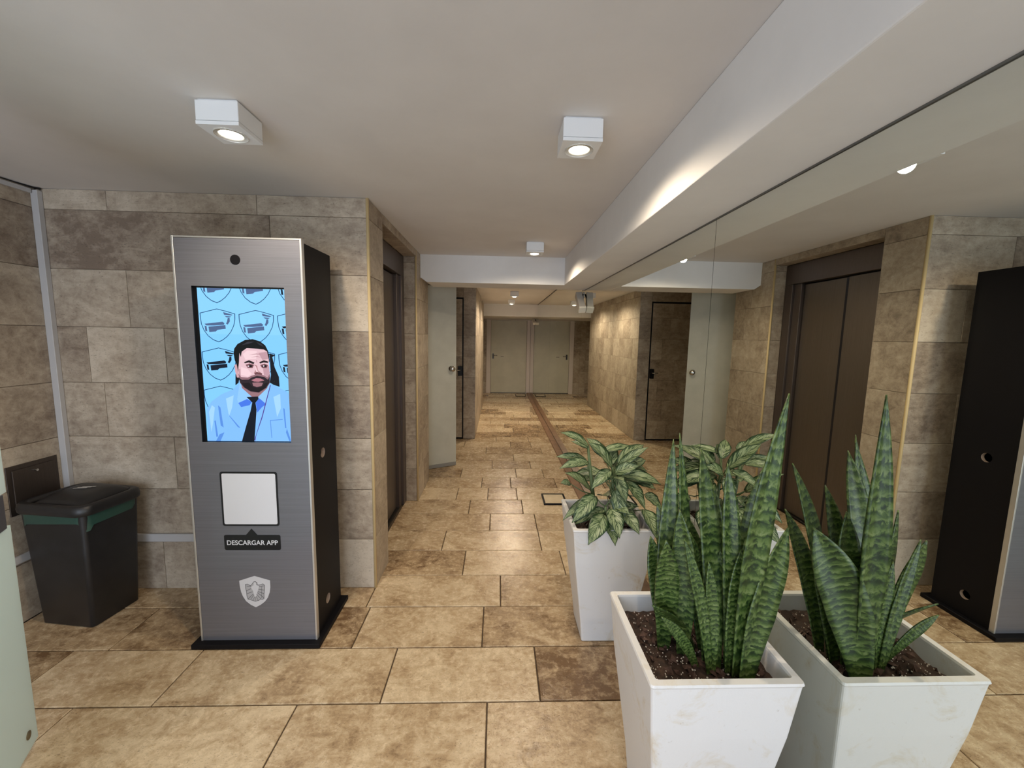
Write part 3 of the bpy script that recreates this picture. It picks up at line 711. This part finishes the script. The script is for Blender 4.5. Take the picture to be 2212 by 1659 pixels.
pic('hair', [[(141, 388), (145, 409), (160, 429), (193, 447), (225, 451), (256, 442), (277, 425), (287, 403), (292, 379), (288, 350), (275, 340), (170, 340), (161, 340), (156, 307), (152, 336), (144, 360)]], (14, 15, 20), screen)
pic('hair_sheen', [[(176, 424), (204, 440), (232, 440), (206, 430)], [(240, 440), (262, 430), (270, 418), (250, 428)]], (46, 46, 56), screen)
pic('face', [[(166, 391), (171, 372), (176, 396), (198, 412), (242, 410), (270, 407), (283, 399), (289, 366), (290, 325), (291, 288), (276, 255), (240, 225), (200, 229), (170, 262), (156, 282), (158, 327), (162, 352)]], (224, 188, 196), screen)
pic('face_light', [[(180, 385), (200, 402), (240, 400), (236, 366), (190, 362)], [(170, 330), (196, 322), (214, 300), (196, 288), (166, 296)]], (238, 206, 212), screen)
pic('face_shade', [[(262, 330), (289, 336), (290, 288), (281, 272), (266, 288)], [(246, 392), (284, 398), (288, 366), (262, 362)], [(160, 320), (166, 322), (166, 290), (157, 284)]], (190, 150, 160), screen)
pic('nose', [[(226, 341), (238, 337), (241, 316), (258, 302), (244, 291), (229, 294), (223, 304), (234, 325)]], (176, 128, 134), screen)
pic('nose_light', [[(228, 336), (233, 334), (240, 312), (250, 304), (240, 302), (232, 312)]], (234, 200, 206), screen)
pic('nostril_shade', [[(225, 304), (237, 309), (257, 304), (258, 298), (244, 291), (229, 294)]], (110, 68, 74), screen)
pic('stubble', [[(157, 300), (168, 286), (196, 284), (212, 292), (236, 300), (262, 296), (280, 286), (291, 302), (289, 262), (273, 237), (241, 216), (203, 220), (175, 239), (160, 262)]], (140, 104, 112), screen)
pic('beard', [[(156, 286), (170, 274), (199, 275), (213, 285), (236, 292), (266, 288), (281, 276), (291, 292), (288, 263), (272, 240), (240, 219), (204, 223), (177, 241), (162, 262)]], (44, 34, 42), screen)
pic('mouth_skin', [[(214, 262), (238, 264), (260, 262), (253, 248), (233, 243), (217, 248)]], (150, 108, 116), screen)
pic('beard_deep', [[(170, 258), (200, 262), (214, 244), (234, 238), (256, 244), (268, 262), (282, 262), (268, 240), (240, 222), (206, 226), (182, 242)]], (26, 20, 27), screen)
pic('lips', [[(211, 273), (231, 282), (251, 281), (266, 273), (242, 266), (222, 267)]], (178, 118, 130), screen)
pic('eye_shadow', [[(190, 340), (207, 346), (226, 340), (219, 326), (198, 326)], [(252, 340), (271, 346), (286, 340), (279, 327), (259, 327)]], (128, 84, 92), screen)
pic('eye', [[(196, 335), (207, 341), (221, 337), (215, 329), (201, 329)], [(256, 336), (271, 342), (281, 337), (276, 330), (262, 330)]], (30, 20, 26), screen)
pic('eye_white', [[(197, 335), (205, 338), (205, 331), (200, 330)], [(264, 339), (270, 340), (269, 332), (264, 332)]], (214, 190, 200), screen)
pic('brow', [[(184, 351), (206, 360), (229, 350), (224, 343), (204, 350), (187, 346)], [(249, 352), (269, 361), (288, 355), (285, 349), (268, 351), (252, 346)]], (36, 26, 32), screen)
pic('frown_line', [[(236, 360), (239, 361), (240, 350), (238, 350)], [(214, 372), (240, 378), (262, 372), (240, 375)], [(205, 383), (240, 389), (266, 384), (240, 386)]], (176, 134, 142), screen)
pic('headset_cable', [[(290, 253), (293, 251), (250, 108), (220, 31), (213, 0), (210, 8), (247, 112)]], (82, 60, 140), screen)

# ------------------------------------------------------------------ waste bin
BA = math.radians(-8); BX, BY = -2.085, 2.012
B = tag(empty('waste_bin', (BX, BY, 0)), 'dark grey plastic swing-top waste bin with a green liner, in the corner', 'bin')
def brr(w, d, r, z, ox=0, oy=0): return rrect(w, d, r, z, BX + ox, BY + oy, BA)
MB().loft([brr(.275, .215, .016, 0), brr(.285, .225, .018, .004), brr(.325, .25, .020, .40), brr(.345, .262, .022, .585)], True, False).build('body', BINP, B, True)
lm = MB(); lo_ring, up_ring = brr(.356, .272, .045, .585), []
for i, v in enumerate(brr(.350, .266, .044, 0)):
    up_ring.append(Vector((v.x, v.y, .528 + .022*math.sin(i*1.1) - .010*math.sin(i*.37))))
lm.loft([up_ring, brr(.352, .268, .044, .565), lo_ring]); lm.build('liner', LINER, B, True)
rim = MB(); rim.loft([brr(.372, .285, .05, .578), brr(.384, .297, .055, .584), brr(.388, .300, .055, .600), brr(.380, .294, .055, .622), brr(.360, .276, .05, .630), brr(.322, .240, .04, .628), brr(.312, .232, .04, .610), brr(.310, .230, .04, .575)])
rim.build('rim', BINP, B, True)
# domed flap
fl = MB(); nx, ny = 15, 11; V = []; ca, sa = math.cos(BA), math.sin(BA)
fw, fd = .286, .236
for j in range(ny):
    for i in range(nx):
        a, b = -1+2*i/(nx-1), -1+2*j/(ny-1)
        x, y = a*fw/2, b*fd/2
        z = .612 + .046*(1-abs(a)**5)*(1-.6*abs(b)**4) + .006*b
        V.append((BX + .012*ca + x*ca - y*sa, BY + .012*sa + x*sa + y*ca, z))
Fq = [(j*nx+i, j*nx+i+1, (j+1)*nx+i+1, (j+1)*nx+i) for j in range(ny-1) for i in range(nx-1)]
fl.add(V, Fq); flap = fl.build('swing_flap', BINP, B, True)
sm = flap.modifiers.new('thickness', 'SOLIDIFY'); sm.thickness = .004
for q in range(3):
    o_ = -.012 + q*.012
    mb = MB(); P = []
    for (x, y) in ((o_-.03, o_*.9-.001), (o_+.03, o_*.9+.012), (o_+.03, o_*.9+.0175), (o_-.03, o_*.9+.0035)):
        z = .612 + .046*(1-abs(x*2/fw)**5)*(1-.6*abs(y*2/fd)**4) + .012*y/fd + .0045
        P.append((BX+.012 + x*ca - y*sa, BY + x*sa + y*ca, z))
    mb.add(P, [(0, 1, 2, 3)]); st = mb.build('logo_stripe', SCUFF, flap)
    st.modifiers.new('thickness', 'SOLIDIFY').thickness = .0006
MB().add([Vector((BX, BY, 0)) + Vector((x*ca - y*sa, x*sa + y*ca, z)) for z in (.50, .582) for (x, y) in ((-.186, -.02), (-.176, -.02), (-.176, .03), (-.186, .03))], [(3, 2, 1, 0), (4, 5, 6, 7), (0, 1, 5, 4), (1, 2, 6, 5), (2, 3, 7, 6), (3, 0, 4, 7)]).build('side_clip', BLACK, B)

# dark metal plate low on the left wall
PLT = tag(empty('wall_plate', (XL, 2.03, .55)), 'dark bronze metal cover plate on the stone wall behind the waste bin', 'cover plate')
MB().box(XL+.0008, XL+.006, 1.925, 2.150, .545, .790, .001).build('plate', PLATE, PLT)
MB().box(XL+.0062, XL+.012, 1.945, 2.130, .560, .768, .001).build('cover', PLATE, PLT)
MB().tube([(XL+.012, 2.04, .745), (XL+.024, 2.04, .745)], .006, 10).build('screw', CHROME, PLT)

# trunking
def trunk(name, segs, label):
    r = tag(empty(name, segs[0][0]), label, 'cable trunking', 'white cable trunking')
    for q in segs: MB().box(*q[1], .0015).build('channel', TRUNK, r)
    return r
trunk('cable_trunking', [((XL+.015, YK-.015, 0), (XL+.0008, XL+.034, YK-.026, YK-.0008, 0.35, ZC-.016))], 'white vertical cable trunking in the wall corner above the bin')
trunk('cable_trunking', [((-1.8, YK-.01, .285), (XL+.036, -1.30, YK-.016, YK-.0008, .287, .331))], 'white horizontal cable trunking between the bin and the kiosk')
trunk('cable_trunking', [((XL+.01, 1.0, .30), (XL+.0008, XL+.016, -.5, YK-.03, .308, .345))], 'white horizontal cable trunking low on the left wall beside the bin')
trunk('cable_trunking', [((XL+.01, 1.0, ZC-.03), (XL+.0008, XL+.014, -1.5, YK-.03, ZC-.033, ZC-.0125))], 'white cable trunking under the ceiling of the left wall')
cb_ = MB().tube([(XL+.004, -1.5, ZC-.003), (XL+.004, 1.2, ZC-.003), (XL+.004, 2.10, ZC-.003), (XL+.016, 2.172, ZC-.0045), (XL+.034, 2.188, ZC-.006)], [.0026, .0026, .0026, .004, .0055], 8).build('black_cable', BLACK_S, None, True)
tag(cb_, 'thin black cable along the ceiling edge above the left wall', 'cable')

# ------------------------------------------------------------------ frosted glass door, near left
gx, gy = -1.60, 1.31; gd = Vector((.486, -.874, 0)).normalized(); gn = Vector((gd.y, -gd.x, 0))
G = tag(empty('glass_door', (gx + gd.x*.4, gy + gd.y*.4, 0)), 'frosted pale green glass door standing open at the left', 'glass door')
gp = lambda s, z, t=0: Vector((gx, gy, 0)) + gd*s + gn*t + Vector((0, 0, z))
outline = [(0, .03), (.82, .03), (.82, 2.06), (0, 2.06), (0, .921), (.07, .921), (.07, .808), (0, .808)]
MB().poly(outline, lambda s, z: gp(s, z, -.006), lambda s, z: gp(s, z, .006)).build('glass_pane', GLASS, G)
def gbox(s0, s1, t0, t1, z0, z1, name, mat):
    V = [gp(s, z, t) for z in (z0, z1) for (s, t) in ((s0, t0), (s1, t0), (s1, t1), (s0, t1))]
    return MB().add(V, [(3, 2, 1, 0), (4, 5, 6, 7), (0, 1, 5, 4), (1, 2, 6, 5), (2, 3, 7, 6), (3, 0, 4, 7)]).build(name, mat, G)
gbox(.030, .0695, -.010, .010, .809, .920, 'lock', plain('lock_grey', (.12, .12, .14), .4, .6))
MB().loft(disc_rings(gp(.055, .085, .006), gn, [(.014, -.014), (.014, .003), (.010, .006)], 18), True, True).build('bolt', plain('brass_bolt', (.22, .19, .12), .5, .6), G, True)

# ------------------------------------------------------------------ planters
def planter(x0, x1, y0, y1, tp, label, seed):
    r_ = random.Random(seed); cx, cyy = (x0+x1)/2, (y0+y1)/2; w, d = x1-x0, y1-y0; H = .60
    P = tag(empty('planter', (cx, cyy, 0)), label, 'planter', 'white square planters along the mirror')
    R = lambda w_, d_, z, rr=.008: rrect(w_, d_, rr, z, cx, cyy, 0, 3)
    t = .044
    MB().loft([R(w-2*tp-.02, d-2*tp-.02, 0), R(w-2*tp, d-2*tp, .006), R(w*.995-2*tp*.86, d*.995-2*tp*.86, .10), R(w-2*tp*.25, d-2*tp*.25, .43), R(w-.006, d-.006, .588), R(w, d, .594), R(w-.004, d-.004, H), R(w-t+.004, d-t+.004, H), R(w-t, d-t, H-.006), R(w-t-.035, d-t-.035, .44)], True, True).build('pot', PLANTER, P)
    # soil: uneven surface
    n = 26; V = []; sw, sd = w-t-.012, d-t-.012
    for j in range(n):
        for i in range(n):
            x, y = cx - sw/2 + sw*i/(n-1), cyy - sd/2 + sd*j/(n-1)
            V.append((x, y, .545 + .006*math.sin(x*61+seed)*math.cos(y*47) + r_.uniform(-.004, .004)))
    soil = MB().add(V, [(j*n+i, j*n+i+1, (j+1)*n+i+1, (j+1)*n+i) for j in range(n-1) for i in range(n-1)]).build('soil', SOIL, P, True)
    # perlite grains and bark chips
    for nm, mat, cnt, s0, s1 in (('perlite', PERLITE, 330, .0010, .0030), ('bark_chips', BARK, 130, .006, .016)):
        mb = MB()
        for _ in range(cnt):
            px, py = cx + r_.uniform(-.46, .46)*sw, cyy + r_.uniform(-.46, .46)*sd; s = r_.uniform(s0, s1)
            M = Matrix.Rotation(r_.uniform(0, 6.28), 3, Vector((r_.random(), r_.random(), r_.random()+.1)).normalized())
            fl_ = 1 if nm == 'perlite' else .35
            c = Vector((px, py, .552 if nm == 'perlite' else .551))
            V = [c + M @ Vector((x*s*r_.uniform(.7, 1.2), y*s, z*s*fl_)) for (x, y, z) in ((1, 0, 0), (-1, 0, 0), (0, 1, 0), (0, -1, 0), (0, 0, 1), (0, 0, -1))]
            mb.add(V, [(0, 2, 4), (2, 1, 4), (1, 3, 4), (3, 0, 4), (2, 0, 5), (1, 2, 5), (3, 1, 5), (0, 3, 5)])
        o = mb.build(nm, mat, soil); o['kind'] = 'stuff'
    return P
planter(.389, .785, .886, 1.262, .068, 'white square planter holding the snake plant', 1)
planter(.346, .726, 1.690, 2.045, .074, 'white square planter holding the silver-leaved plant', 2)

def leaf_mesh(P0, C, P1, width, nrm, prof, fold, n=14, m=6, twist=0., ruffle=0., rnd=None):
    """blade along a quadratic curve P0-C-P1, with midrib fold; UV u across, v along"""
    V, UV, Fc = [], [], []
    for i in range(n+1):
        t = i/n
        p = (1-t)**2*P0 + 2*t*(1-t)*C + t*t*P1
        tg = (2*(1-t)*(C-P0) + 2*t*(P1-C)).normalized()
        sd = tg.cross(nrm).normalized(); nn = sd.cross(tg).normalized()
        a = twist*t; sd, nn = sd*math.cos(a) + nn*math.sin(a), nn*math.cos(a) - sd*math.sin(a)
        w = width*prof(t)
        for k in range(m+1):
            u = -1 + 2*k/m
            V.append(p + sd*(u*w/2) + nn*(fold*w*abs(u)**1.3 + (ruffle*w*math.sin(t*19 + u*2) if rnd else 0)*abs(u)))
            UV.append((k/m, t))
    for i in range(n):
        for k in range(m):
            a = i*(m+1)+k; Fc.append((a, a+1, a+m+2, a+m+1))
    return V, UV, Fc
def leaf_obj(name, data, mat, parent, th):
    V, UV, Fc = data; org = V[0].copy()
    me = mesh(name, [v-org for v in V], Fc, True)
    uvl = me.uv_layers.new(name='UVMap')
    for lp in me.loops: uvl.data[lp.index].uv = UV[lp.vertex_index]
    o = link(name, me, mat, parent, org)
    s = o.modifiers.new('thickness', 'SOLIDIFY'); s.thickness = th; s.offset = 0
    return o
XLIM = XM - .006
def keep_off_mirror(data):
    V, UV, Fc = data
    for v in V:
        if v.x > XLIM: v.x = XLIM - (v.x-XLIM)*.15
    return data
# snake plant
SN = [((.566, 1.073), (.556, 1.178, 1.171), .040, .0), ((.500, 1.088), (.544, 1.19, 1.149), .050, .25), ((.616, .997), (.607, 1.143, 1.131), .053, -.2), ((.653, 1.004), (.626, 1.035, 1.123), .042, .2),
      ((.659, .970), (.710, .944, 1.327), .060, .1), ((.672, .955), (.797, 1.015, .949), .088, -.1), ((.685, 1.037), (.793, 1.12, 1.097), .056, .3), ((.593, 1.080), (.427, 1.00, .734), .034, .5),
      ((.568, 1.005), (.446, .98, .715), .028, -.4), ((.591, .982), (.504, 1.00, .923), .030, .2), ((.647, 1.037), (.634, 1.05, .869), .026, .6), ((.500, 1.074), (.464, 1.02, .910), .054, -.1),
      ((.602, 1.021), (.559, 1.08, .902), .050, -.5), ((.673, 1.004), (.704, 1.02, .993), .056, -.4), ((.63, 1.05), (.66, 1.15, 1.02), .050, .3), ((.70, 1.06), (.755, 1.18, .93), .05, .2), ((.56, 1.10), (.50, 1.18, .95), .052, .3), ((.62, 1.07), (.60, 1.16, .90), .055, -.3),
      ((.545, 1.05), (.515, 1.06, .98), .050, .3), ((.60, .985), (.575, 1.0, .86), .032, -.2), ((.64, .98), (.655, .99, .90), .040, .35), ((.69, 1.02), (.745, 1.06, .86), .052, -.3), ((.52, 1.11), (.47, 1.14, .86), .05, .2)]
S = tag(empty('snake_plant', (.60, 1.03, .545)), 'snake plant with tall banded sword-shaped green leaves', 'plant')
rl = random.Random(11)
def sprof_for(k):
    return lambda t: (.42 + .58*min(1, t/.42)**.9) * (1 if t < k else max(.02, 1-((t-k)/(1-k))**2.0))
for i, ((bx, by), tip, w, tw) in enumerate(SN):
    P0 = Vector((bx, by, .535)); P1 = Vector(tip); ln = (P1-P0).length
    C = (P0+P1)/2 + Vector((-(P1.x-P0.x)*.22, -(P1.y-P0.y)*.22, 0)) + Vector((rl.uniform(-.012, .012), rl.uniform(-.008, .008), .02))
    nr = Vector((rl.uniform(-.35, .35), -1, .15)).normalized(); w *= 1.22 if w > .045 else 1.1
    leaf_obj('leaf', keep_off_mirror(leaf_mesh(P0, C, P1, w, nr, sprof_for(.38 if i in (0, 1, 4) else .62), .13, 22, 6, tw)), SNAKE_M, S, .0035)
# silver-leaved plant
AG = [((.448, 1.9, .928), (.303, 1.86, 1.005), .036), ((.459, 1.93, .912), (.372, 1.95, .938), .028), ((.551, 1.84, .843), (.424, 1.80, .971), .047), ((.532, 1.95, .887), (.716, 2.0, .895), .034),
      ((.59, 1.87, .829), (.721, 1.84, .942), .035), ((.659, 1.95, .811), (.767, 1.98, .835), .045), ((.444, 1.92, .851), (.29, 1.9, .874), .029), ((.446, 1.88, .852), (.296, 1.82, .842), .035),
      ((.538, 1.82, .834), (.437, 1.76, .765), .040), ((.454, 1.84, .726), (.316, 1.78, .835), .048), ((.366, 1.9, .738), (.314, 1.88, .749), .026), ((.593, 1.86, .801), (.794, 1.84, .759), .052),
      ((.657, 1.9, .764), (.794, 1.9, .712), .038), ((.562, 1.81, .807), (.594, 1.74, .707), .046), ((.622, 1.84, .774), (.702, 1.78, .656), .052), ((.559, 1.8, .746), (.581, 1.73, .607), .046),
      ((.467, 1.8, .715), (.345, 1.72, .622), .050), ((.457, 1.86, .679), (.316, 1.8, .595), .030), ((.498, 1.75, .646), (.403, 1.64, .560), .055), ((.532, 1.76, .672), (.545, 1.655, .582), .050),
      ((.512, 1.73, .618), (.526, 1.65, .550), .042), ((.592, 1.76, .653), (.635, 1.665, .595), .042), ((.694, 1.78, .659), (.722, 1.665, .562), .054), ((.725, 1.86, .700), (.808, 1.84, .629), .046), ((.515, 1.8, .650), (.427, 1.77, .625), .032)]
ra = random.Random(5)
for i in range(10):      # fill on the side of the room
    a = math.radians(ra.uniform(170, 350)); h = ra.uniform(.62, .84); r0, r1 = .04, ra.uniform(.13, .19)
    b_ = (.53 + r0*math.cos(a), 1.85 + r0*math.sin(a)*.6, h); AG.append((b_, (.53 + r1*math.cos(a), 1.85 + r1*math.sin(a)*.85, h + ra.uniform(-.09, .05)), ra.uniform(.036, .048)))
for i in range(13):      # the side turned to the mirror and the far side
    a = math.radians(ra.uniform(5, 150)); h = ra.uniform(.66, .90); r0, r1 = .05, ra.uniform(.16, .21)
    b_ = (.56 + r0*math.cos(a), 1.88 + r0*math.sin(a), h); AG.append((b_, (min(.815, .56 + r1*math.cos(a)*1.15), 1.88 + r1*math.sin(a), h + ra.uniform(-.07, .08)), ra.uniform(.040, .055)))
A = tag(empty('silver_leaf_plant', (.53, 1.87, .545)), 'bushy plant with silver-green feather-patterned leaves', 'plant')
stems = [[(.568, 1.87, .53), (.572, 1.87, .68), (.563, 1.87, .835)], [(.497, 1.88, .53), (.470, 1.89, .74), (.445, 1.895, .925)], [(.60, 1.90, .53), (.635, 1.91, .68), (.66, 1.93, .80)], [(.53, 1.83, .53), (.52, 1.80, .62), (.515, 1.79, .67)]]
for st_ in stems: MB().tube(st_, [.011, .010, .006], 8).build('stem', STEMG, A, True)
aprof = lambda t: max(.04, math.sin(math.pi*min(1, (t+.03))**.80)**.85)
for (b_, t_, w) in AG:
    P0, P1 = Vector(b_), Vector(t_); ln = (P1-P0).length; w *= 1.5
    nr = (Vector((0, -.55, .75)) + Vector((ra.uniform(-.3, .3), ra.uniform(-.2, .2), 0))).normalized()
    C = (P0+P1)/2 + Vector((0, -.10, .16))*ln
    lf = leaf_obj('leaf', keep_off_mirror(leaf_mesh(P0, C, P1, w, nr, aprof, .16, 14, 6, ra.uniform(-.25, .25), .03, True)), SILVER_M, A, .0012)
    # leaf stalk back to the nearest stem
    best = min((Vector(p) for st_ in stems for p in [Vector(st_[k])*(1-f) + Vector(st_[k+1])*f for k in (0, 1) for f in (0, .25, .5, .75, 1)]), key=lambda p: (p - (P0 - Vector((0, 0, .05)))).length)
    if (best-P0).length > .006:
        q = (best+P0)/2 - Vector((0, 0, .008))
        MB().tube([best, q, P0], [.0035, .003, .0022], 6).build('leaf_stalk', STEMG, lf, True)

# ------------------------------------------------------------------ floor boxes and wall devices
LIDST = noisy('hatch_lid_stone', (.60, .49, .33), (.70, .58, .40), 14, .4, .1)
def floor_box(x0, x1, y0, y1, label):
    r = tag(empty('floor_box', ((x0+x1)/2, (y0+y1)/2, 0)), label, 'floor hatch', 'stone-topped floor hatches')
    f_ = MB(); t = .015
    f_.box(x0, x1, y0, y0+t, .0, .013); f_.box(x0, x1, y1-t, y1, .0, .013); f_.box(x0, x0+t, y0+t, y1-t, .0, .013); f_.box(x1-t, x1, y0+t, y1-t, .0, .013)
    f_.build('frame', BLACK, r)
    q = MB().box(x0+t, x1-t, y0+t, y1-t, .0, .009, .001).build('lid', LIDST, r)
floor_box(.420, .628, 3.35, 3.585, 'square stone-topped floor hatch with a black frame near the planters')
floor_box(.455, .715, 9.88, 10.18, 'square stone-topped floor hatch in front of the cream door')

def wall_device(p0, p1, w, h, label):
    """tilted box camera housing on a short bracket beside the mirror"""
    p0, p1 = Vector(p0), Vector(p1); r = tag(empty('wall_camera', p0), label, 'security camera', 'small box cameras on the mirror wall')
    d = (p1-p0).normalized(); s = Vector((1, 0, 0)); u = s.cross(d).normalized(); s = d.cross(u).normalized()
    def bx(a0, a1, w_, h_): return [p0 + d*a + s*x*w_/2 + u*y*h_/2 for a in (a0, a1) for (x, y) in ((-1, -1), (1, -1), (1, 1), (-1, 1))]
    BF = [(3, 2, 1, 0), (4, 5, 6, 7), (0, 1, 5, 4), (1, 2, 6, 5), (2, 3, 7, 6), (3, 0, 4, 7)]
    ln = (p1-p0).length
    MB().add(bx(0, ln, w, h), BF).build('housing', FIXT, r, bevel=.003)
    MB().add(bx(ln+.0005, ln+.022, w*1.12, h*1.12), BF).build('front_hood', FIXTW, r, bevel=.002)
    MB().tube([p0 + d*.05 + Vector((w/2, 0, 0)), p0 + d*.03 + Vector((w/2+.012, 0, .02)), Vector((XM-.004, p0.y+.01, p0.z+.0))], .006, 8).build('bracket', BLACK, r, True)
    MB().box(XM-.006, XM-.0005, p0.y-.02, p0.y+.04, p0.z-.04, p0.z+.02, .001).build('mount', FIXT, r)
wall_device((.778, 3.99, 1.885), (.795, 3.86, 1.735), .060, .060, 'grey tilted box camera on the mirror under the cross beam')
wall_device((.790, 9.12, 1.86), (.796, 9.02, 1.775), .055, .055, 'pale tilted box camera on the mirror beside the cream door')
